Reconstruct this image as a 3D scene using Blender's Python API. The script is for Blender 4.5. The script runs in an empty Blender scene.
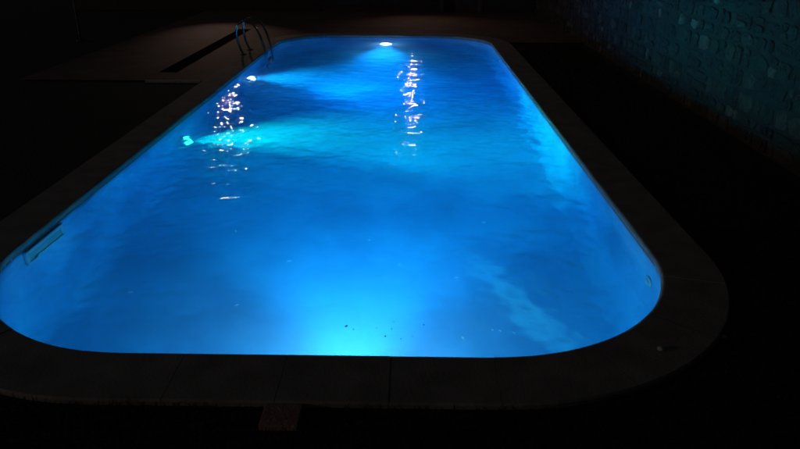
import bpy, bmesh, math, random
from math import sin, cos, pi, radians
from mathutils import Vector, Matrix, noise
random.seed(7)
sc = bpy.context.scene
C = sc.collection

# ------------------------------------------------------------------ helpers
def obj(name, bm, mat, parent=None, smooth=False, recalc=True):
    if recalc:
        bmesh.ops.recalc_face_normals(bm, faces=bm.faces[:])
    me = bpy.data.meshes.new(name)
    bm.to_mesh(me); bm.free()
    if smooth:
        for p in me.polygons: p.use_smooth = True
    for m in (mat if isinstance(mat, (list, tuple)) else [mat]):
        me.materials.append(m)
    o = bpy.data.objects.new(name, me)
    C.objects.link(o)
    if parent is not None: o.parent = parent
    return o

def tag(o, label=None, cat=None, group=None, kind=None):
    if label: o['label'] = label
    if cat: o['category'] = cat
    if group: o['group'] = group
    if kind: o['kind'] = kind
    return o

def thing(name, label, cat, loc=(0, 0, 0), rotz=0.0, group=None):
    o = bpy.data.objects.new(name, None); C.objects.link(o)
    o.empty_display_size = 0.1
    o.location = loc; o.rotation_euler = (0, 0, rotz)
    return tag(o, label, cat, group)

def dup(root, loc, rotz, label, cat=None):
    r = root.copy(); C.objects.link(r); r.location = loc; r.rotation_euler = (0, 0, rotz); r['label'] = label
    for ch in list(root.children):
        c = ch.copy(); C.objects.link(c); c.parent = r
        if ch.type == 'LIGHT': c.data = ch.data.copy()
        for g in ch.children:
            d = g.copy(); C.objects.link(d); d.parent = c
    return r

def add_box(bm, lo, hi, bev=0.0, seg=2):
    r = bmesh.ops.create_cube(bm, size=1.0)
    vs = r['verts']
    for v in vs:
        v.co = Vector([lo[i] + (v.co[i] + .5) * (hi[i] - lo[i]) for i in range(3)])
    if bev:
        es = list({e for v in vs for e in v.link_edges})
        bmesh.ops.bevel(bm, geom=es, offset=bev, segments=seg, affect='EDGES', profile=.6)

def add_tube(bm, pts, rad, seg=12, cap=True):
    pts = [Vector(p) for p in pts]
    n = len(pts); rings = []
    up = None
    for i, p in enumerate(pts):
        t = (pts[min(i + 1, n - 1)] - pts[max(i - 1, 0)]).normalized()
        if up is None:
            up = t.orthogonal().normalized()
        up = (up - t * up.dot(t)).normalized()
        s = t.cross(up)
        r = rad[i] if isinstance(rad, (list, tuple)) else rad
        rings.append([bm.verts.new(p + (up * cos(a) + s * sin(a)) * r) for a in [2 * pi * k / seg for k in range(seg)]])
    for a, b in zip(rings, rings[1:]):
        for k in range(seg):
            bm.faces.new((a[k], a[(k + 1) % seg], b[(k + 1) % seg], b[k]))
    if cap:
        bm.faces.new(rings[0][::-1]); bm.faces.new(rings[-1])

def add_lathe(bm, prof, axis='y', seg=32, off=(0, 0, 0)):
    """prof: list of (radius, height along axis)"""
    off = Vector(off); rings = []
    for r, h in prof:
        ring = []
        for k in range(seg):
            a = 2 * pi * k / seg
            if axis == 'y': p = (r * cos(a), h, r * sin(a))
            elif axis == 'x': p = (h, r * cos(a), r * sin(a))
            else: p = (r * cos(a), r * sin(a), h)
            ring.append(bm.verts.new(Vector(p) + off))
        rings.append(ring)
    for a, b in zip(rings, rings[1:]):
        for k in range(seg):
            bm.faces.new((a[k], a[(k + 1) % seg], b[(k + 1) % seg], b[k]))
    bm.faces.new(rings[0][::-1]); bm.faces.new(rings[-1])

# ------------------------------------------------------------------ materials
def new_mat(name):
    m = bpy.data.materials.new(name); m.use_nodes = True
    nt = m.node_tree; b = nt.nodes['Principled BSDF']
    return m, nt, b

def N(nt, typ, **kw):
    n = nt.nodes.new(typ)
    for k, v in kw.items():
        setattr(n, k, v)
    return n

def ramp(nt, fac, stops):
    r = N(nt, 'ShaderNodeValToRGB')
    el = r.color_ramp.elements
    while len(el) < len(stops): el.new(.5)
    for e, (p, c) in zip(el, stops):
        e.position = p; e.color = (*c, 1)
    nt.links.new(fac, r.inputs['Fac'])
    return r.outputs['Color']

def noisy(name, c1, c2, scale=8, rough=.7, bump=.3, bscale=60, metallic=0, detail=6, dist=.01):
    m, nt, b = new_mat(name)
    tc = N(nt, 'ShaderNodeTexCoord')
    n1 = N(nt, 'ShaderNodeTexNoise'); n1.inputs['Scale'].default_value = scale; n1.inputs['Detail'].default_value = detail
    nt.links.new(tc.outputs['Object'], n1.inputs['Vector'])
    nt.links.new(ramp(nt, n1.outputs['Fac'], [(.3, c1), (.7, c2)]), b.inputs['Base Color'])
    b.inputs['Roughness'].default_value = rough; b.inputs['Metallic'].default_value = metallic
    if bump:
        n2 = N(nt, 'ShaderNodeTexNoise'); n2.inputs['Scale'].default_value = bscale; n2.inputs['Detail'].default_value = 5
        nt.links.new(tc.outputs['Object'], n2.inputs['Vector'])
        bp = N(nt, 'ShaderNodeBump'); bp.inputs['Strength'].default_value = bump; bp.inputs['Distance'].default_value = dist
        nt.links.new(n2.outputs['Fac'], bp.inputs['Height']); nt.links.new(bp.outputs['Normal'], b.inputs['Normal'])
    return m

def emit(name, col, st):
    m, nt, b = new_mat(name)
    b.inputs['Base Color'].default_value = (*col, 1)
    b.inputs['Emission Color'].default_value = (*col, 1)
    b.inputs['Emission Strength'].default_value = st
    return m

M_coping = noisy('dark_coping_stone', (.19, .160, .135), (.30, .255, .22), 5, .85, .35, 70, dist=.004)
M_steel = noisy('stainless_steel', (.28, .28, .29), (.38, .38, .39), 30, .12, .0, 200, metallic=1)
M_white = noisy('white_plastic', (.70, .71, .70), (.78, .78, .77), 12, .35, .05, 120)
M_grey = noisy('grey_plastic', (.25, .30, .29), (.34, .38, .36), 14, .45, .1, 90)
M_pale = noisy('weathered_plastic', (.34, .42, .47), (.44, .52, .56), 14, .45, .1, 90)
M_black = noisy('black_plastic', (.015, .015, .015), (.03, .03, .03), 20, .5, .1, 120)
M_iron = noisy('rusty_iron', (.026, .016, .012), (.05, .032, .025), 20, 1.0, .2, 90)
M_iron.node_tree.nodes['Principled BSDF'].inputs['Specular IOR Level'].default_value = 0
M_soil = noisy('lawn_soil', (.006, .007, .004), (.014, .014, .008), 3, .95, 1, 40, dist=.02)
M_joint = noisy('coping_joint_grout', (.13, .11, .10), (.2, .175, .155), 9, .95, .4, 60)
M_grass = noisy('grass_blade', (.005, .008, .003), (.011, .016, .006), 6, .7, 0)
M_grass.node_tree.nodes['Principled BSDF'].inputs['Specular IOR Level'].default_value = .05
M_brick = noisy('red_brick', (.24, .13, .10), (.36, .20, .15), 18, .85, .5, 90)
M_plinth = noisy('dark_wood_skirting', (.035, .018, .012), (.06, .03, .02), 9, .6, .4, 30)
M_render = noisy('rough_render', (.09, .07, .06), (.13, .10, .085), 6, .9, .6, 80)
M_door = noisy('door_wood', (.06, .03, .018), (.10, .05, .03), 7, .55, .3, 40)
M_roof = noisy('roof_tile', (.13, .06, .04), (.2, .09, .06), 7, .85, .5, 40)
M_mortar = noisy('mortar', (.009, .0075, .0065), (.019, .0155, .0135), 12, .95, .7, 60)
M_glass_dark = noisy('dark_window_glass', (.02, .02, .025), (.025, .025, .03), 4, .08, 0)
M_leaf_dark = noisy('dead_leaf', (.035, .022, .012), (.07, .045, .02), 30, .8, .1, 80)
M_petal = noisy('pale_petal', (.5, .5, .48), (.65, .64, .62), 30, .6, .1, 80)
def translucent(m, col, k):
    nt = m.node_tree; b = nt.nodes['Principled BSDF']; out = nt.nodes['Material Output']
    tr = N(nt, 'ShaderNodeBsdfTranslucent'); tr.inputs['Color'].default_value = (*col, 1)
    mx = N(nt, 'ShaderNodeMixShader'); mx.inputs[0].default_value = k
    nt.links.new(b.outputs[0], mx.inputs[1]); nt.links.new(tr.outputs[0], mx.inputs[2]); nt.links.new(mx.outputs[0], out.inputs['Surface'])
translucent(M_petal, (.9, .9, .9), .75)
M_pebble = noisy('pale_pebble', (.3, .28, .25), (.45, .42, .38), 30, .8, .3, 90)

# liner of the pool : pale blue vinyl, mottled, with a cloudy pale streak coloured into its floor
def liner_mat():
    m, nt, b = new_mat('pool_liner')
    tc = N(nt, 'ShaderNodeTexCoord')
    n1 = N(nt, 'ShaderNodeTexNoise'); n1.inputs['Scale'].default_value = 1.6; n1.inputs['Detail'].default_value = 6
    n2 = N(nt, 'ShaderNodeTexNoise'); n2.inputs['Scale'].default_value = 16; n2.inputs['Detail'].default_value = 5
    for n in (n1, n2): nt.links.new(tc.outputs['Object'], n.inputs['Vector'])
    c1 = ramp(nt, n1.outputs['Fac'], [(.32, (.10, .28, .47)), (.5, (.17, .41, .63)), (.68, (.25, .54, .74))])
    mx = N(nt, 'ShaderNodeMix', data_type='RGBA'); mx.blend_type = 'MULTIPLY'; mx.inputs[0].default_value = .5
    c2 = ramp(nt, n2.outputs['Fac'], [(.35, (.78, .8, .82)), (.65, (1, 1, 1))])
    nt.links.new(c1, mx.inputs[6]); nt.links.new(c2, mx.inputs[7])
    # pale streak : lighter colour by distance from a line on the floor, broken up by noise
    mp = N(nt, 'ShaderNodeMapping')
    ax, ay, bx_, by_ = STREAK
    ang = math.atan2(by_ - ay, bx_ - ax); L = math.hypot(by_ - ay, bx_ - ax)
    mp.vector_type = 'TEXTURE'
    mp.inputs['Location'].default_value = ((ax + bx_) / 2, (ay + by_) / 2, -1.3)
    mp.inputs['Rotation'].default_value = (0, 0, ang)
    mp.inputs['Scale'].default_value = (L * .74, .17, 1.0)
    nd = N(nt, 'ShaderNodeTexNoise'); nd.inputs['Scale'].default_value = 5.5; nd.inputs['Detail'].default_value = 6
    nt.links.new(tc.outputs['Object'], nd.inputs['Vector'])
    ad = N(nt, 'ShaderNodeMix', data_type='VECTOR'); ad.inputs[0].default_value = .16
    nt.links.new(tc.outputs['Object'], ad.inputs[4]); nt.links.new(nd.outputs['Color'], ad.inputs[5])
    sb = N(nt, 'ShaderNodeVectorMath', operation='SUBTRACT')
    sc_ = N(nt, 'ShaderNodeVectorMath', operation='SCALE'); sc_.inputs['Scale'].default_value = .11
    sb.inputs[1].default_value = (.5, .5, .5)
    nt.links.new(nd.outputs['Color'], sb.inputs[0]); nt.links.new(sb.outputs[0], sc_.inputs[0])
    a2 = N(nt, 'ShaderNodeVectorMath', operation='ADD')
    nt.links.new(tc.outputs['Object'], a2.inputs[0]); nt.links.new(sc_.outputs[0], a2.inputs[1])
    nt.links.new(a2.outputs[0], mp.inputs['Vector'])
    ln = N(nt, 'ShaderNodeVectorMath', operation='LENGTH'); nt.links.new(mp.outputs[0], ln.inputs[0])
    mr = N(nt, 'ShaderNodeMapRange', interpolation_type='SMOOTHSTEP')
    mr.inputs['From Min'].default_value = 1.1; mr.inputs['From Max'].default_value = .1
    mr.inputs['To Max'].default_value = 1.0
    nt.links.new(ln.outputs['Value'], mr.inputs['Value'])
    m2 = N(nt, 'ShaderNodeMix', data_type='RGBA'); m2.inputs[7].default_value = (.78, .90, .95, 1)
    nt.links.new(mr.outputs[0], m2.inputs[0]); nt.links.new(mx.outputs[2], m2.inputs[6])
    nt.links.new(m2.outputs[2], b.inputs['Base Color'])
    b.inputs['Roughness'].default_value = .6
    bp = N(nt, 'ShaderNodeBump'); bp.inputs['Strength'].default_value = .25; bp.inputs['Distance'].default_value = .01
    nt.links.new(n2.outputs['Fac'], bp.inputs['Height']); nt.links.new(bp.outputs['Normal'], b.inputs['Normal'])
    return m

def paving_mat():
    m, nt, b = new_mat('terracotta_paving')
    tc = N(nt, 'ShaderNodeTexCoord')
    br = N(nt, 'ShaderNodeTexBrick'); br.offset = .5
    br.inputs['Scale'].default_value = 1; br.inputs['Brick Width'].default_value = .33; br.inputs['Row Height'].default_value = .33
    br.inputs['Mortar Size'].default_value = .006
    br.inputs['Color1'].default_value = (.12, .062, .044, 1); br.inputs['Color2'].default_value = (.16, .085, .062, 1)
    br.inputs['Mortar'].default_value = (.07, .05, .042, 1)
    nt.links.new(tc.outputs['Object'], br.inputs['Vector'])
    n1 = N(nt, 'ShaderNodeTexNoise'); n1.inputs['Scale'].default_value = 1.7; n1.inputs['Detail'].default_value = 8
    nt.links.new(tc.outputs['Object'], n1.inputs['Vector'])
    mx = N(nt, 'ShaderNodeMix', data_type='RGBA'); mx.blend_type = 'MULTIPLY'; mx.inputs[0].default_value = .8
    nt.links.new(br.outputs['Color'], mx.inputs[6]); nt.links.new(ramp(nt, n1.outputs['Fac'], [(.3, (.55, .52, .5)), (.65, (1, 1, 1))]), mx.inputs[7])
    nt.links.new(mx.outputs[2], b.inputs['Base Color']); b.inputs['Roughness'].default_value = .8
    n2 = N(nt, 'ShaderNodeTexNoise'); n2.inputs['Scale'].default_value = 60
    nt.links.new(tc.outputs['Object'], n2.inputs['Vector'])
    ma = N(nt, 'ShaderNodeMath', operation='MULTIPLY_ADD'); ma.inputs[1].default_value = .2
    nt.links.new(n2.outputs['Fac'], ma.inputs[0])
    iv = N(nt, 'ShaderNodeMath', operation='SUBTRACT'); iv.inputs[0].default_value = 1
    nt.links.new(br.outputs['Fac'], iv.inputs[1]); nt.links.new(iv.outputs[0], ma.inputs[2])
    bp = N(nt, 'ShaderNodeBump'); bp.inputs['Strength'].default_value = .6; bp.inputs['Distance'].default_value = .006
    nt.links.new(ma.outputs[0], bp.inputs['Height']); nt.links.new(bp.outputs['Normal'], b.inputs['Normal'])
    return m

def stone_mat():
    m, nt, b = new_mat('rubble_stone')
    ge = N(nt, 'ShaderNodeNewGeometry'); tc = N(nt, 'ShaderNodeTexCoord')
    c = ramp(nt, ge.outputs['Random Per Island'], [(0, (.010, .0075, .0065)), (.4, (.023, .017, .0135)), (.75, (.036, .027, .0215)), (.92, (.06, .045, .036)), (1, (.14, .107, .088))])
    n1 = N(nt, 'ShaderNodeTexNoise'); n1.inputs['Scale'].default_value = 14; n1.inputs['Detail'].default_value = 8
    nt.links.new(tc.outputs['Object'], n1.inputs['Vector'])
    mx = N(nt, 'ShaderNodeMix', data_type='RGBA'); mx.blend_type = 'MULTIPLY'; mx.inputs[0].default_value = .9
    nt.links.new(c, mx.inputs[6]); nt.links.new(ramp(nt, n1.outputs['Fac'], [(.35, (.5, .5, .5)), (.65, (1, 1, 1))]), mx.inputs[7])
    nt.links.new(mx.outputs[2], b.inputs['Base Color']); b.inputs['Roughness'].default_value = .9
    n2 = N(nt, 'ShaderNodeTexNoise'); n2.inputs['Scale'].default_value = 35; n2.inputs['Detail'].default_value = 6
    nt.links.new(tc.outputs['Object'], n2.inputs['Vector'])
    bp = N(nt, 'ShaderNodeBump'); bp.inputs['Strength'].default_value = .8; bp.inputs['Distance'].default_value = .02
    nt.links.new(n2.outputs['Fac'], bp.inputs['Height']); nt.links.new(bp.outputs['Normal'], b.inputs['Normal'])
    return m

def water_mat():
    m = bpy.data.materials.new('pool_water'); m.use_nodes = True
    nt = m.node_tree; nt.nodes.clear()
    out = N(nt, 'ShaderNodeOutputMaterial')
    g = N(nt, 'ShaderNodeBsdfGlass'); g.inputs['IOR'].default_value = 1.333; g.inputs['Roughness'].default_value = 0
    g.inputs['Color'].default_value = (1, 1, 1, 1)
    tc = N(nt, 'ShaderNodeTexCoord')
    mp = N(nt, 'ShaderNodeMapping'); mp.inputs['Scale'].default_value = (1.0, 1.6, 1)
    nt.links.new(tc.outputs['Object'], mp.inputs['Vector'])
    n1 = N(nt, 'ShaderNodeTexNoise'); n1.inputs['Scale'].default_value = 14; n1.inputs['Detail'].default_value = 3
    nt.links.new(mp.outputs[0], n1.inputs['Vector'])
    bp = N(nt, 'ShaderNodeBump'); bp.inputs['Strength'].default_value = 1; bp.inputs['Distance'].default_value = .0018
    n3 = N(nt, 'ShaderNodeTexNoise'); n3.inputs['Scale'].default_value = 42; n3.inputs['Detail'].default_value = 2
    nt.links.new(mp.outputs[0], n3.inputs['Vector'])
    ma = N(nt, 'ShaderNodeMath', operation='MULTIPLY_ADD'); ma.inputs[1].default_value = .30
    nt.links.new(n3.outputs['Fac'], ma.inputs[0]); nt.links.new(n1.outputs['Fac'], ma.inputs[2])
    nt.links.new(ma.outputs[0], bp.inputs['Height']); nt.links.new(bp.outputs['Normal'], g.inputs['Normal'])
    nt.links.new(g.outputs[0], out.inputs['Surface'])
    ab = N(nt, 'ShaderNodeVolumeAbsorption'); ab.inputs['Color'].default_value = (.0, .875, .9625, 1); ab.inputs['Density'].default_value = .80
    s1 = N(nt, 'ShaderNodeVolumeScatter'); s1.inputs['Color'].default_value = (.75, .86, 1, 1); s1.inputs['Density'].default_value = .075; s1.inputs['Anisotropy'].default_value = .1
    s2 = N(nt, 'ShaderNodeVolumeScatter'); s2.inputs['Color'].default_value = (.75, .86, 1, 1); s2.inputs['Density'].default_value = .16; s2.inputs['Anisotropy'].default_value = .88
    a1 = N(nt, 'ShaderNodeAddShader'); a2 = N(nt, 'ShaderNodeAddShader')
    nt.links.new(ab.outputs[0], a1.inputs[0]); nt.links.new(s1.outputs[0], a1.inputs[1])
    nt.links.new(a1.outputs[0], a2.inputs[0]); nt.links.new(s2.outputs[0], a2.inputs[1])
    nt.links.new(a2.outputs[0], out.inputs['Volume'])
    return m

# ------------------------------------------------------------------ layout (metres, camera over the origin)
X0, X1, Y0, Y1, RC = -2.473, 1.527, 2.637, 13.737, 1.115      # inner lip of the coping
CW = .36                                                        # coping width
WZ = -.0775                                                     # water level
CX = (X0 + X1) / 2
STREAK = (.60, 4.95, 1.16, 3.75)  # ends of the pale streak on the pool floor
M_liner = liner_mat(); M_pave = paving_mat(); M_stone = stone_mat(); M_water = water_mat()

def outline(off=0.0, seg=16, step=.6):
    """rounded rectangle, counter-clockwise; off grows it"""
    x0, x1, y0, y1, r = X0 - off, X1 + off, Y0 - off, Y1 + off, RC + off
    pts = []
    cs = [(x1 - r, y0 + r, -90), (x1 - r, y1 - r, 0), (x0 + r, y1 - r, 90), (x0 + r, y0 + r, 180)]
    for i, (cx, cy, a0) in enumerate(cs):
        for k in range(seg + 1):
            a = radians(a0 + 90 * k / seg)
            pts.append((cx + r * cos(a), cy + r * sin(a)))
        nx = cs[(i + 1) % 4]
        a = radians(nx[2]); q = (nx[0] + r * cos(a), nx[1] + r * sin(a)); p = pts[-1]
        d = math.dist(p, q); n = int(d / step)
        for k in range(1, n):
            pts.append((p[0] + (q[0] - p[0]) * k / n, p[1] + (q[1] - p[1]) * k / n))
    return pts

# ------------------------------------------------------------------ ground, lawn, paving (rings round the pool)
def ring_sheet(name, mat, z, x0, x1, y0, y1, off):
    """flat sheet x0..x1,y0..y1 with the pool cut out at offset off"""
    bm = bmesh.new()
    inn = outline(off)
    n = len(inn)
    ctr = ((X0 + X1) / 2, (Y0 + Y1) / 2)
    iv, ov = [], []
    for x, y in inn:
        iv.append(bm.verts.new((x, y, z)))
    corners = [(x1, y0), (x1, y1), (x0, y1), (x0, y0)]
    per = [bm.verts.new((*c, z)) for c in corners]
    es = [bm.edges.new((iv[i], iv[(i + 1) % n])) for i in range(n)] + [bm.edges.new((per[i], per[(i + 1) % 4])) for i in range(4)]
    bmesh.ops.triangle_fill(bm, edges=es, use_beauty=True, use_dissolve=False)
    for f in bm.faces:
        if f.normal.z < 0: f.normal_flip()
    return obj(name, bm, mat, recalc=False)

o = ring_sheet('lawn_ground', M_soil, -.03, -90, 90, -60, 140, .30); tag(o, 'dark bare lawn ground around the pool', 'ground', kind='structure')
# terracotta paving : left of and behind the pool
bm = bmesh.new()
oo = outline(CW + .004)
# left strip + back as polygons following the coping
left = [(x, y) for x, y in oo]
xL, yF, yB = -5.4, 9.1, 18.3
# ring polygon: walk coping from (left side at yF) up round the far corners to the right side at y=12.6
pl = [p for p in oo if (p[1] > yF and p[0] < CX) or p[1] > 12.9]
pl.sort(key=lambda p: math.atan2(p[0] - CX, p[1] - 9.0))
poly = [(X0 - CW - .004, yF), ] + [p for p in pl if p[1] > yF + .05] + [(X1 + CW + .004, 12.9), (3.6, 12.9), (3.6, yB), (xL, yB), (xL, yF)]
vs = [bm.verts.new((x, y, -.012)) for x, y in poly]
es = [bm.edges.new((vs[i], vs[(i + 1) % len(vs)])) for i in range(len(vs))]
bmesh.ops.triangle_fill(bm, edges=es, use_beauty=True, use_dissolve=False)
for f in bm.faces:
    f.normal_update()
    if f.normal.z < 0: f.normal_flip()
o = obj('terrace_paving', bm, M_pave, recalc=False); tag(o, 'terracotta tiled terrace beside and behind the pool', 'paving', kind='structure')

# grass blades on the lawn nearest to the camera and along the right side
bm = bmesh.new()
def blade(x, y):
    h = random.uniform(.025, .06); a = random.uniform(0, 2 * pi); w = .0035
    dx, dy = cos(a), sin(a); lean = random.uniform(.0, .04)
    p = [bm.verts.new((x - dy * w, y + dx * w, -.03)), bm.verts.new((x + dy * w, y - dx * w, -.03)), bm.verts.new((x + dx * lean, y + dy * lean, -.03 + h))]
    bm.faces.new(p)
def outside(x, y, off):
    ax = max(abs(x - CX) - (X1 - X0) / 2 + RC, 0); ay = max(abs(y - (Y0 + Y1) / 2) - (Y1 - Y0) / 2 + RC, 0)
    return math.hypot(ax, ay) > RC + off
BR = (-.60, -.44, 2.13, 2.272)
k = 0
while k < 16000:
    x, y = random.uniform(-2.8, 3.1), random.uniform(.9, 4.2)
    if outside(x, y, CW + .02) and not (BR[0] - .02 < x < BR[1] + .02 and BR[2] - .02 < y < BR[3] + .02): blade(x, y); k += 1
for _ in range(9000):
    blade(random.uniform(X1 + CW + .02, 3.12), random.uniform(4.0, 12.8))
o = obj('grass', bm, M_grass, recalc=False); tag(o, 'short dark grass growing around the near and right side of the pool', 'grass', kind='stuff')

# ------------------------------------------------------------------ the pool : shell + coping
pool = thing('swimming_pool', 'long rectangular pale blue lined swimming pool with rounded corners and dark stone coping', 'swimming pool', (0, 0, 0))
def floor_z(y):
    t = min(max((y - 6.62) / .42, 0), 1); t = t * t * (3 - 2 * t)
    return -1.42 + .06 * t
bm = bmesh.new()
ol = outline(.015, 16, .12)
rc = .10                                              # cove between wall and floor
levels = []
n = len(ol)
prof = [(0, None, -.046), (0, None, -.35), (0, None, -.7)]
rings = []
def inner(p, d):
    # move point p of the outline inward by d
    x, y = p
    x0, x1, y0, y1, r = X0 - .015, X1 + .015, Y0 - .015, Y1 + .015, RC + .015
    cx = min(max(x, x0 + r), x1 - r); cy = min(max(y, y0 + r), y1 - r)
    vx, vy = x - cx, y - cy; l = math.hypot(vx, vy) or 1
    return (x - vx / l * d, y - vy / l * d)
for z in (-.046, -.3, -.6):
    rings.append([bm.verts.new((x, y, z)) for x, y in ol])
for k in range(0, 7):
    a = k / 6 * pi / 2
    rg = []
    for p in ol:
        q = inner(p, rc * (1 - cos(a)))
        rg.append(bm.verts.new((q[0], q[1], floor_z(q[1]) + rc * (1 - sin(a)))))
    rings.append(rg)
for a, b in zip(rings, rings[1:]):
    for k in range(n): bm.faces.new((a[k], a[(k + 1) % n], b[(k + 1) % n], b[k]))
# floor : nested strips toward the centre line
last = [ (v.co.x, v.co.y) for v in rings[-1]]
prev = rings[-1]
half = (X1 - X0) / 2 - rc - .01
for s in (.25, .5, .75, 1.0):
    rg = []
    for (x, y), p in zip(last, ol):
        ty = min(max(y, Y0 + 2.0), Y1 - 2.0)
        q = (x + (CX - x) * s, y + (ty - y) * s)
        rg.append(bm.verts.new((q[0], q[1], floor_z(q[1]))))
    for k in range(n):
        bm.faces.new((prev[k], prev[(k + 1) % n], rg[(k + 1) % n], rg[k]))
    prev = rg
bmesh.ops.remove_doubles(bm, verts=bm.verts[:], dist=.0005)
ctr = Vector((CX, 8, -.5))
bmesh.ops.recalc_face_normals(bm, faces=bm.faces[:])
for f in bm.faces:                                     # normals to the inside
    pass
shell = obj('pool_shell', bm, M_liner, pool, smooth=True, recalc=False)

# coping : separate slabs with joints, bullnosed inner edge
bm = bmesh.new()
NI = 26
def cop_ring(p_in, p_out):
    # cross-section from inner bottom, round the bullnose, across the top, down the outside
    pts = []
    dx, dy = p_out[0] - p_in[0], p_out[1] - p_in[1]
    l = math.hypot(dx, dy); dx /= l; dy /= l
    r = .021
    for k in range(7):
        a = -pi / 2 + pi * k / 6
        d = r - r * cos(a); z = -.023 + r * 1.0 * sin(a)
        pts.append((p_in[0] + dx * d, p_in[1] + dy * d, z))
    pts.append((p_out[0] - dx * .008, p_out[1] - dy * .008, 0 - .002))
    pts.append((p_out[0], p_out[1], -.010))
    pts.append((p_out[0], p_out[1], -.046))
    return pts
# arclength stations along the inner outline; each slab spans one
base_in = outline(0, 24, .1); base_out = [None] * len(base_in)
def outward(p, d):
    x, y = p
    cx = min(max(x, X0 + RC), X1 - RC); cy = min(max(y, Y0 + RC), Y1 - RC)
    vx, vy = x - cx, y - cy; l = math.hypot(vx, vy)
    return (x + vx / l * d, y + vy / l * d)
cum = [0]
for i in range(len(base_in)):
    cum.append(cum[-1] + math.dist(base_in[i], base_in[(i + 1) % len(base_in)]))
tot = cum[-1]
def at_s(s):
    s %= tot
    import bisect
    i = min(bisect.bisect_right(cum, s) - 1, len(base_in) - 1)
    t = (s - cum[i]) / max(cum[i + 1] - cum[i], 1e-9)
    a, b = base_in[i], base_in[(i + 1) % len(base_in)]
    return (a[0] + (b[0] - a[0]) * t, a[1] + (b[1] - a[1]) * t)
nsl = 58
for i in range(nsl):
    s0, s1 = tot * i / nsl + .0013, tot * (i + 1) / nsl - .0013
    dz = random.uniform(-.0015, .0015)
    rr = []
    for k in range(9):
        p = at_s(s0 + (s1 - s0) * k / 8)
        rr.append([bm.verts.new((q[0], q[1], q[2] + dz)) for q in cop_ring(p, outward(p, CW))])
    for a, b in zip(rr, rr[1:]):
        for k in range(len(a)):
            bm.faces.new((a[k], a[(k + 1) % len(a)], b[(k + 1) % len(a)], b[k]))
    bm.faces.new(rr[0]); bm.faces.new(rr[-1][::-1])
coping = obj('coping', bm, M_coping, pool)
# mortar bed seen in the joints
bm = bmesh.new()
oa, ob = outline(.012, 16, .5), outline(CW - .006, 16, .5)
# same station count by construction on curves only; build by outward()
va, vb = [], []
for p in base_in:
    q, w = outward(p, .014), outward(p, CW - .006)
    va.append([bm.verts.new((q[0], q[1], -.0056)), bm.verts.new((w[0], w[1], -.0056)), bm.verts.new((w[0], w[1], -.06)), bm.verts.new((q[0], q[1], -.06))])
for i in range(len(va)):
    a, b = va[i], va[(i + 1) % len(va)]
    for k in range(4): bm.faces.new((a[k], a[(k + 1) % 4], b[(k + 1) % 4], b[k]))
obj('coping_joint', bm, M_joint, pool)

# ------------------------------------------------------------------ water : closed box with a rippled top
bm = bmesh.new()
wx0, wx1, wy0, wy1 = X0 - .03, X1 + .03, Y0 - .03, Y1 + .03
NX, NY = 230, 640
waves = []
rw = random.Random(3)
for k in range(110):
    lam = .075 * (13.0 ** rw.random())
    th = rw.gauss(pi / 2 * .92, .95)
    slope = .0098 * (1.0 if lam < .25 else (.25 / lam) ** 1.3)
    waves.append((2 * pi / lam * cos(th), 2 * pi / lam * sin(th), rw.uniform(0, 2 * pi), slope * lam / (2 * pi)))
def wave(x, y):
    g = .40 + 1.35 * max(0.0, noise.noise(Vector((x * .55, y * .33, 4.2))) + .22) + .48 * math.exp(-((y - 8.2) / 2.2) ** 2) + 1.1 * math.exp(-((x + 1.8) / .8) ** 2 - ((y - 5.5) / 1.7) ** 2)
    h = 0
    for kx, ky, ph, a in waves:
        h += a * sin(kx * x + ky * y + ph)
    return h * g
top = []
for j in range(NY + 1):
    y = wy0 + (wy1 - wy0) * j / NY
    top.append([bm.verts.new((wx0 + (wx1 - wx0) * i / NX, y, WZ + wave(wx0 + (wx1 - wx0) * i / NX, y))) for i in range(NX + 1)])
for j in range(NY):
    for i in range(NX):
        f = bm.faces.new((top[j][i], top[j][i + 1], top[j + 1][i + 1], top[j + 1][i])); f.smooth = True
ZB = -1.6
b4 = [bm.verts.new(c) for c in ((wx0, wy0, ZB), (wx1, wy0, ZB), (wx1, wy1, ZB), (wx0, wy1, ZB))]
bm.faces.new(b4[::-1])
bm.faces.new([b4[0], b4[1]] + top[0][::-1])
bm.faces.new([b4[2], b4[3]] + top[NY])
bm.faces.new([b4[1], b4[2]] + [r[NX] for r in top][::-1])
bm.faces.new([b4[3], b4[0]] + [r[0] for r in top])
water = obj('water', bm, M_water); tag(water, 'rippled blue water filling the pool', 'water', kind='structure')

# ------------------------------------------------------------------ underwater pool lights (local +y points into the pool)
def spot(name, parent, col, power, size, loc, rot, radius=.06, blend=1.0):
    l = bpy.data.lights.new(name, 'SPOT'); l.color = col; l.energy = power
    l.spot_size = radians(size); l.spot_blend = blend; l.shadow_soft_size = radius
    o = bpy.data.objects.new(name, l); C.objects.link(o); o.parent = parent
    o.location = loc; o.rotation_euler = rot
    return o
def pool_light(label, x, y, z, face, lens_mat, col, power, size, tilt=0.0, blend=1.0):
    t = thing('pool_light', label, 'pool light', (x, y, z), face, 'underwater pool lights')
    bm = bmesh.new()
    add_lathe(bm, [(.02, .0), (.140, .0), (.146, .012), (.138, .028), (.112, .034), (.105, .026)][1:], 'y', 40)
    for k in range(6):
        a = 2 * pi * k / 6
        r = bmesh.ops.create_icosphere(bm, subdivisions=1, radius=.008)
        for v in r['verts']: v.co += Vector((.126 * cos(a), .034, .126 * sin(a)))
    obj('bezel', bm, M_white, t, smooth=False)
    bm = bmesh.new()
    add_lathe(bm, [(.1045, .0275), (.095, .044), (.07, .054), (.035, .06), (.006, .061)], 'y', 32)
    obj('lens', bm, lens_mat, t, smooth=True)
    spot('beam', t, col, power, size, (0, .09, 0), (pi / 2 + tilt, 0, 0), blend=blend)   # spot aims along local +y
    return t
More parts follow.
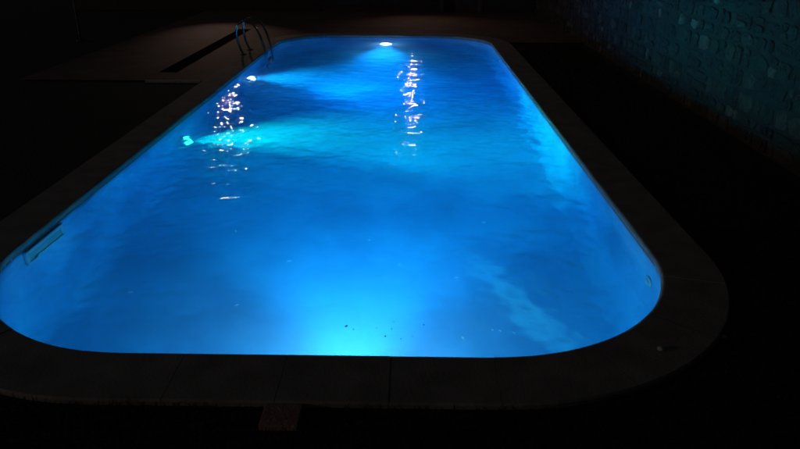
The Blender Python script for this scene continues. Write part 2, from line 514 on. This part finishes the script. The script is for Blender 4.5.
E_far = emit('lens_cool_white', (.55, .75, 1.0), 150)
E_left = emit('lens_white', (.5, .80, 1.0), 22)
E_green = emit('lens_green', (.03, 1.0, .42), 7)
E_near = emit('lens_cyan', (.42, .72, 1.0), 560)
LZ = WZ - .60
pool_light('cool white underwater light glowing in the far end wall of the pool', CX, Y1 + .012, LZ, pi, E_far, (0, .34, 1), 6400, 38, .07)
pool_light('cyan lit underwater light in the near end wall below the coping', -.30, Y0 - .012, LZ + .12, 0, E_near, (0, .44, 1), 1400, 92, .16)
pool_light('small white underwater light in the left wall toward the ladder', X0 - .012, 10.28, LZ, -pi / 2, E_left, (0, .42, 1), 1500, 96, .10, 1.0)
pool_light('green underwater light in the left wall between ladder and skimmer', X0 - .012, 7.02, LZ, -pi / 2 + radians(6), E_green, (0, .92, .92), 2500, 62, .14, 1.0)

# ------------------------------------------------------------------ ladder
t = thing('pool_ladder', 'stainless steel pool ladder with two curved handrails at the far left edge', 'ladder', (X0, 11.5, 0))
YR = (-.27, .23)
for yy in YR:
    path = []
    P = [(-.30, 0), (-.36, .16), (-.385, .34), (-.36, .47), (-.28, .53), (-.17, .53), (-.08, .47), (-.01, .34), (.04, .18), (.075, 0), (.09, -.3), (.09, -.78)]
    # Catmull-Rom
    for i in range(len(P) - 1):
        p0, p1, p2, p3 = P[max(i - 1, 0)], P[i], P[i + 1], P[min(i + 2, len(P) - 1)]
        for k in range(5):
            u = k / 5
            f = lambda a, b, c, d: .5 * (2 * b + (c - a) * u + (2 * a - 5 * b + 4 * c - d) * u * u + (3 * b - a - 3 * c + d) * u ** 3)
            path.append((f(p0[0], p1[0], p2[0], p3[0]), yy, f(p0[1], p1[1], p2[1], p3[1])))
    path.append((P[-1][0], yy, P[-1][1]))
    bm = bmesh.new(); add_tube(bm, path, .017, 14)
    h = obj('handrail', bm, M_steel, t, smooth=True)
    bm = bmesh.new(); add_lathe(bm, [(.052, -.001), (.052, .006), (.034, .016), (.026, .018)], 'z', 24, (-.30, yy, 0))
    obj('flange', bm, M_steel, h)
    bm = bmesh.new(); add_lathe(bm, [(.02, -.79), (.028, -.78), (.028, -.74), (.023, -.735)], 'z', 16, (.09, yy, 0))
    obj('foot', bm, M_black, h)
for z in (-.22, -.46, -.70):
    bm = bmesh.new(); add_box(bm, (.05, YR[0] + .016, z - .014), (.13, YR[1] - .016, z + .014), .008)
    obj('tread', bm, M_white, t)

# ------------------------------------------------------------------ skimmer and inlet
t = thing('pool_skimmer', 'white framed skimmer mouth at the waterline of the left pool wall', 'skimmer', (X0 - .015, 4.02, WZ))
def frame_bm(y0, y1, z0, z1, w, d):
    bm = bmesh.new()
    add_box(bm, (.002, y0, z1 - w), (d, y1, z1), .005); add_box(bm, (.002, y0, z0), (d, y1, z0 + w), .005)
    add_box(bm, (.002, y0, z0 + w + .0005), (d - .002, y0 + w, z1 - w - .0005), .004); add_box(bm, (.002, y1 - w, z0 + w + .0005), (d - .002, y1, z1 - w - .0005), .004)
    return bm
obj('frame', frame_bm(-.21, .28, -.19, .014, .028, .024), M_pale, t)
bm = bmesh.new(); add_box(bm, (.001, -.181, -.161), (.014, .251, -.015), .003)
fl = obj('flap', bm, M_grey, t)
bm = bmesh.new(); add_tube(bm, [(.016, -.17, -.022), (.016, .24, -.022)], .007, 8); obj('hinge', bm, M_white, fl)

t = thing('pool_inlet', 'small pale round inlet fitting in the right pool wall at the near corner', 'pool inlet', (X1 + .015, 3.74, WZ - .24))
bm = bmesh.new(); add_lathe(bm, [(.062, 0), (.064, -.012), (.052, -.022), (.036, -.024)], 'x', 28); obj('ring', bm, M_pale, t)
bm = bmesh.new(); add_lathe(bm, [(.034, -.018), (.034, -.030), (.02, -.038), (.006, -.041)], 'x', 20); obj('nozzle', bm, M_pale, t)

# ------------------------------------------------------------------ drain channel left of the pool
t = thing('drain_channel', 'dark slotted drain channel set in the terrace paving left of the pool', 'drain', (-3.52, 0, 0))
bm = bmesh.new()
add_box(bm, (-.12, 9.7, -.011), (-.105, 14.6, -.004)); add_box(bm, (.105, 9.7, -.011), (.12, 14.6, -.004))
obj('edge_frame', bm, M_iron, t)
bm = bmesh.new()
y = 9.705
while y < 14.58:
    add_box(bm, (-.104, y, -.011), (.104, y + .022, -.0055)); y += .034
obj('grate', bm, M_iron, t)

# ------------------------------------------------------------------ brick, pebbles, stick, post
bm = bmesh.new(); add_box(bm, (BR[0], BR[2], -.034), (BR[1], BR[3], -.006), .006, 3)
o = obj('paving_brick', bm, M_brick); tag(o, 'reddish brick set in the lawn against the near coping', 'brick')
def pebble(x, y, z, r, label, s):
    bm = bmesh.new(); bmesh.ops.create_icosphere(bm, subdivisions=3, radius=1)
    for v in bm.verts:
        d = 1 + .22 * noise.noise(v.co * 1.3 + Vector((s, 0, 0)))
        v.co = Vector((v.co.x * r * 1.2 * d, v.co.y * r * d, (v.co.z * .6 + .5) * r * d))
    o = obj('pebble', bm, M_pebble, smooth=True); o.location = (x, y, z); tag(o, label, 'pebble', 'pebbles by the near right corner')
pebble(1.225, 2.70, -.002, .016, 'small pale pebble on the coping at the near right corner', 1)
pebble(1.60, 2.86, -.032, .013, 'flat pebble in the grass to the right of the near right corner', 5)
bm = bmesh.new()
x = -3.62
while x < X0 - CW - .06:
    add_box(bm, (x + .003, 9.04, -.04), (min(x + .5, X0 - CW - .02) - .003, 9.096, -.002), .005); x += .5
o = obj('edging_strip', bm, M_pebble); tag(o, 'narrow pale edging strip where the terrace paving ends beside the left coping', 'edging')

t = thing('garden_post', 'slim dark post with two small metal collars in the dark on the left', 'post', (-6.2, 12.75, -.012))
bm = bmesh.new(); add_tube(bm, [(0, 0, 0), (0, 0, 1.6), (0, 0, 1.64)], [.02, .018, .004], 12); obj('pole', bm, M_black, t)
for z in (.11, .78):
    bm = bmesh.new(); add_lathe(bm, [(.021, z - .018), (.03, z - .012), (.03, z + .012), (.021, z + .018)], 'z', 16); obj('collar', bm, M_steel, t)
bm = bmesh.new(); add_lathe(bm, [(.09, 0), (.09, .015), (.03, .03), (.022, .04)], 'z', 20); obj('base', bm, M_black, t)

# ------------------------------------------------------------------ floating bits
def leaf_mesh(l, w, seed):
    r = random.Random(seed); bm = bmesh.new()
    up, lo = [], []
    for k in range(7):
        u = k / 6; ww = w * sin(pi * min(max(u, .03), .97)) ** .8
        x = (u - .5) * l; z = .002 + .002 * r.random()
        up.append(bm.verts.new((x, ww / 2, z + .002))); lo.append(bm.verts.new((x, -ww / 2, z + .0015 * r.random())))
    for k in range(6): bm.faces.new((lo[k], lo[k + 1], up[k + 1], up[k]))
    r_ = bmesh.ops.solidify(bm, geom=bm.faces[:], thickness=.001)
    return bm
def float_at(name, mat, x, y, l, w, label, cat, group, seed):
    o = obj(name, leaf_mesh(l, w, seed), mat)
    o.location = (x, y, WZ + wave(x, y) + .0005); o.rotation_euler = (0, 0, random.uniform(0, pi))
    tag(o, label, cat, group)
LD = [(-.32, 2.99), (-.28, 2.96), (-.16, 2.98), (-.08, 2.97), (-.11, 2.90), (-.07, 3.04), (.03, 2.90), (-.03, 2.88), (.09, 3.02)]
LP = [(-1.60, 3.33), (-.95, 3.20), (-.05, 3.72), (.29, 2.90), (.45, 2.97), (.49, 2.97), (.56, 2.95), (-.26, 4.08), (.30, 3.55), (-1.2, 4.2), (.55, 4.4), (-.75, 3.75)]
# ------------------------------------------------------------------ stone wall on the right
WXF = 3.30
t = thing('stone_wall', 'rough rubble stone wall running along the right side of the pool', 'wall', (0, 0, 0))
bm = bmesh.new(); add_box(bm, (WXF, -1.0, -.05), (WXF + .35, 18.2, 2.30)); obj('mortar_core', bm, M_mortar, t)
bm = bmesh.new()
z = -.02; rs = random.Random(11)
def stone(y0, y1, z0, z1):
    g = .003
    cy, cz = (y0 + y1) / 2, (z0 + z1) / 2; hy, hz = (y1 - y0) / 2 - g, (z1 - z0) / 2 - g
    n = 11; ring = []
    pw = rs.uniform(2.6, 7)
    for k in range(n):
        a = 2 * pi * (k + .5) / n
        c, s = cos(a), sin(a); q = (abs(c) ** pw + abs(s) ** pw) ** (-1 / pw)
        j = 1 - rs.uniform(0, .22)
        ring.append((cy + hy * c * q * j, cz + hz * s * q * j))
    dep = rs.uniform(.003, .019); tx, tz_ = rs.uniform(-.25, .25), rs.uniform(-.25, .25)
    layers = []
    for sc_, d in ((1.0, -.01), (.985, .65), (.90, .95), (.5, 1.0)):
        L = []
        for (yy, zz) in ring:
            py, pz = cy + (yy - cy) * sc_, cz + (zz - cz) * sc_
            dd = d * dep * (1 + (py - cy) / max(hy, .01) * tx + (pz - cz) / max(hz, .01) * tz_) + (rs.uniform(-.007, .007) if d > .2 else 0)
            L.append(bm.verts.new((WXF - dd, py, pz)))
        layers.append(L)
    for a, b in zip(layers, layers[1:]):
        for k in range(n): bm.faces.new((a[k], a[(k + 1) % n], b[(k + 1) % n], b[k]))
    bm.faces.new(layers[-1])
while z < 2.26:
    h = rs.uniform(.09, .21); h = min(h, 2.29 - z)
    y = .2 + rs.uniform(0, .2)
    while y < 18.1:
        w = rs.choice((rs.uniform(.07, .16), rs.uniform(.14, .28), rs.uniform(.2, .42)))
        hh = h
        if h > .16 and rs.random() < .35:
            m_ = z + h * rs.uniform(.4, .6)
            stone(y, y + w, z, m_); stone(y, y + w, m_, z + h)
        else:
            stone(y, y + w, z + rs.uniform(0, .012), z + h - rs.uniform(0, .012))
        y += w
    z += h
obj('stonework', bm, M_stone, t)
bm = bmesh.new()
y = .0
while y < 18.0:
    w = rs.uniform(.35, .6); add_box(bm, (WXF - .07, y + .004, 2.302), (WXF + .42, min(y + w, 18.2) - .004, 2.302 + rs.uniform(.06, .08)), .01); y += w
obj('cap_stone', bm, M_stone, t)

# ------------------------------------------------------------------ house behind the terrace
YH = 18.35
h = thing('house', 'dark house wall with wooden skirting behind the far terrace', 'house', (0, YH, 0))
bm = bmesh.new()
# wall as panels round a door (x .85..1.8) and two windows
def wallbox(x0, x1, z0, z1): add_box(bm, (x0, 0, z0), (x1, .25, z1))
wallbox(-9, -3.2, -.03, 3.0); wallbox(-3.2, -1.6, -.03, .95); wallbox(-3.2, -1.6, 2.05, 3.0); wallbox(-1.6, .86, -.03, 3.0)
wallbox(.86, 1.84, 2.1, 3.0); wallbox(1.84, 4.2, -.03, 3.0)
obj('wall', bm, M_render, h)
bm = bmesh.new()
add_box(bm, (-9, -.028, -.012), (.80, -.003, .42), .004); add_box(bm, (1.90, -.028, -.012), (3.25, -.003, .42), .004)
obj('skirting', bm, M_plinth, h)
bm = bmesh.new(); add_box(bm, (.885, .05, -.012), (1.815, .10, 2.07), .004)
for (zz0, zz1) in ((.15, .9), (1.05, 1.95)):
    add_box(bm, (1.0, .035, zz0), (1.70, .049, zz1), .006)
d = obj('door', bm, M_door, h)
bm = bmesh.new(); add_tube(bm, [(1.02, .03, 1.0), (1.02, -.01, 1.0), (1.13, -.01, 1.0)], .009, 10); obj('handle', bm, M_steel, d)
bm = bmesh.new(); add_box(bm, (.803, -.035, -.012), (.883, .06, 2.1), .004); add_box(bm, (1.817, -.035, -.012), (1.897, .06, 2.1), .004); add_box(bm, (.803, -.036, 2.101), (1.897, .06, 2.18), .004)
obj('door_frame', bm, M_render, h)
bm = bmesh.new(); add_box(bm, (-3.19, .10, .96), (-1.61, .115, 2.04)); w_ = obj('window', bm, M_glass_dark, h)
bm = bmesh.new()
add_box(bm, (-3.2, .06, .95), (-1.6, .098, 1.01), .004); add_box(bm, (-3.2, .06, 1.99), (-1.6, .098, 2.05), .004)
for x in (-3.2, -2.43, -1.66): add_box(bm, (x, .062, 1.011), (x + .06, .097, 1.989), .004)
obj('frame', bm, M_door, w_)
bm = bmesh.new(); add_box(bm, (-3.3, -.06, .90), (-1.5, .05, .948), .006); obj('sill', bm, M_plinth, w_)
bm = bmesh.new()
vs = [bm.verts.new(c) for c in ((-9.3, -.7, 2.95), (4.5, -.7, 2.95), (4.5, 3.2, 4.6), (-9.3, 3.2, 4.6), (-9.3, -.7, 3.05), (4.5, -.7, 3.05), (4.5, 3.2, 4.72), (-9.3, 3.2, 4.72))]
for f in ((0, 1, 2, 3), (4, 5, 6, 7), (0, 1, 5, 4), (1, 2, 6, 5), (2, 3, 7, 6), (3, 0, 4, 7)): bm.faces.new([vs[i] for i in f])
obj('roof', bm, M_roof, h)

# floodlights on the house wall (above the picture, seen mirrored in the water)
E_lamp = emit('warm_lamp_glass', (1.0, .52, .95), 1.7)
def flood(label, x, z, aim, power, size, col=(1.0, .66, .50)):
    t = thing('wall_floodlight', label, 'floodlight', (x, YH - .003, z), 0, 'floodlights on the house wall')
    bm = bmesh.new(); add_box(bm, (-.05, -.02, -.06), (.05, 0, .06), .006); add_tube(bm, [(0, -.02, 0), (0, -.10, -.02)], .014, 10); obj('bracket', bm, M_black, t)
    d = (Vector(aim) - Vector((x, YH - .18, z))).normalized()
    q = d.to_track_quat('-Z', 'Y')
    R = Matrix.Translation((0, -.17, -.02)) @ q.to_matrix().to_4x4()
    bm = bmesh.new(); add_box(bm, (-.16, -.12, -.02), (.16, .12, .05), .012)
    for k in range(6): add_box(bm, (-.13 + k * .05, -.09, .05), (-.12 + k * .05, .09, .072))
    bm.transform(R); obj('lamp_body', bm, M_black, t)
    bm = bmesh.new(); add_box(bm, (-.142, -.102, -.028), (.142, .102, -.021), .002); bm.transform(R); obj('lamp_glass', bm, E_lamp, t)
    o = spot('beam', t, col, power, size, R @ Vector((0, 0, -.07)), q.to_euler(), radius=.05, blend=1.0)
    return t
flood('floodlight on the house wall left of the window, shining down on the terrace', -5.05, 2.30, (-3.55, 13.2, 0), 85, 40)
flood('floodlight on the house wall beside the door, shining down toward the pool', .06, 2.12, (.5, 14.9, 0), 24, 95)

for i, (x, y) in enumerate(LD):
    float_at('floating_leaf', M_leaf_dark, x, y, random.uniform(.009, .026), random.uniform(.004, .012), 'tiny dark leaf floating over the bright glow at the near end of the pool', 'leaf', 'dark leaves on the water', i)
for i, (x, y) in enumerate(LP):
    float_at('floating_petal', M_petal, x, y, random.uniform(.016, .034), random.uniform(.008, .013), 'tiny pale petal floating on the darker blue water of the near half of the pool', 'petal', 'pale petals on the water', 40 + i)

# ------------------------------------------------------------------ sky, moonlight
w = bpy.data.worlds.new('World'); sc.world = w; w.use_nodes = True
nt = w.node_tree
sky = nt.nodes.new('ShaderNodeTexSky'); sky.sky_type = 'NISHITA'; sky.sun_disc = False
EL, RO = radians(9), radians(256)
sky.sun_elevation = EL; sky.sun_rotation = RO
bg = nt.nodes['Background']; nt.links.new(sky.outputs[0], bg.inputs['Color']); bg.inputs['Strength'].default_value = .0055
l = bpy.data.lights.new('moon', 'SUN'); l.energy = .12; l.angle = radians(.5); l.color = (1, .90, .84)
o = bpy.data.objects.new('moon', l); C.objects.link(o)
dirv = Vector((sin(RO) * cos(EL), cos(RO) * cos(EL), sin(EL)))
o.rotation_euler = dirv.to_track_quat('Z', 'Y').to_euler(); o.location = dirv * 30

# ------------------------------------------------------------------ camera
p, yaw, roll, H = .4106, .0128, .0043, 1.8199
f = Vector((-sin(yaw) * cos(p), cos(yaw) * cos(p), -sin(p)))
r = Vector((cos(yaw), sin(yaw), 0)); u = r.cross(f)
r2 = r * cos(roll) + u * sin(roll); u2 = -r * sin(roll) + u * cos(roll)
cam = bpy.data.cameras.new('camera'); cam.sensor_width = 36; cam.lens = 36 * 661.7 / 800; cam.clip_start = .02; cam.clip_end = 400
co = bpy.data.objects.new('camera', cam); C.objects.link(co)
m = Matrix((r2, u2, -f)).transposed().to_4x4(); m.translation = Vector((0, 0, H))
co.matrix_world = m
sc.camera = co

sc.view_settings.view_transform = 'Standard'; sc.view_settings.look = 'None'
sc.view_settings.exposure = 0; sc.view_settings.gamma = 1; sc.view_settings.use_curve_mapping = False
sc.render.engine = 'CYCLES'
cy = sc.cycles
cy.max_bounces = 10; cy.diffuse_bounces = 4; cy.glossy_bounces = 6; cy.transmission_bounces = 8; cy.volume_bounces = 2
cy.caustics_refractive = True; cy.caustics_reflective = False
cy.sample_clamp_indirect = 8.0; cy.sample_clamp_direct = 0
cy.use_denoising = True
try:
    cy.denoising_prefilter = 'ACCURATE'; cy.denoising_quality = 'HIGH'; cy.denoising_input_passes = 'RGB_ALBEDO_NORMAL'
except Exception: pass
try: cy.denoiser = 'OPENIMAGEDENOISE'
except Exception: pass
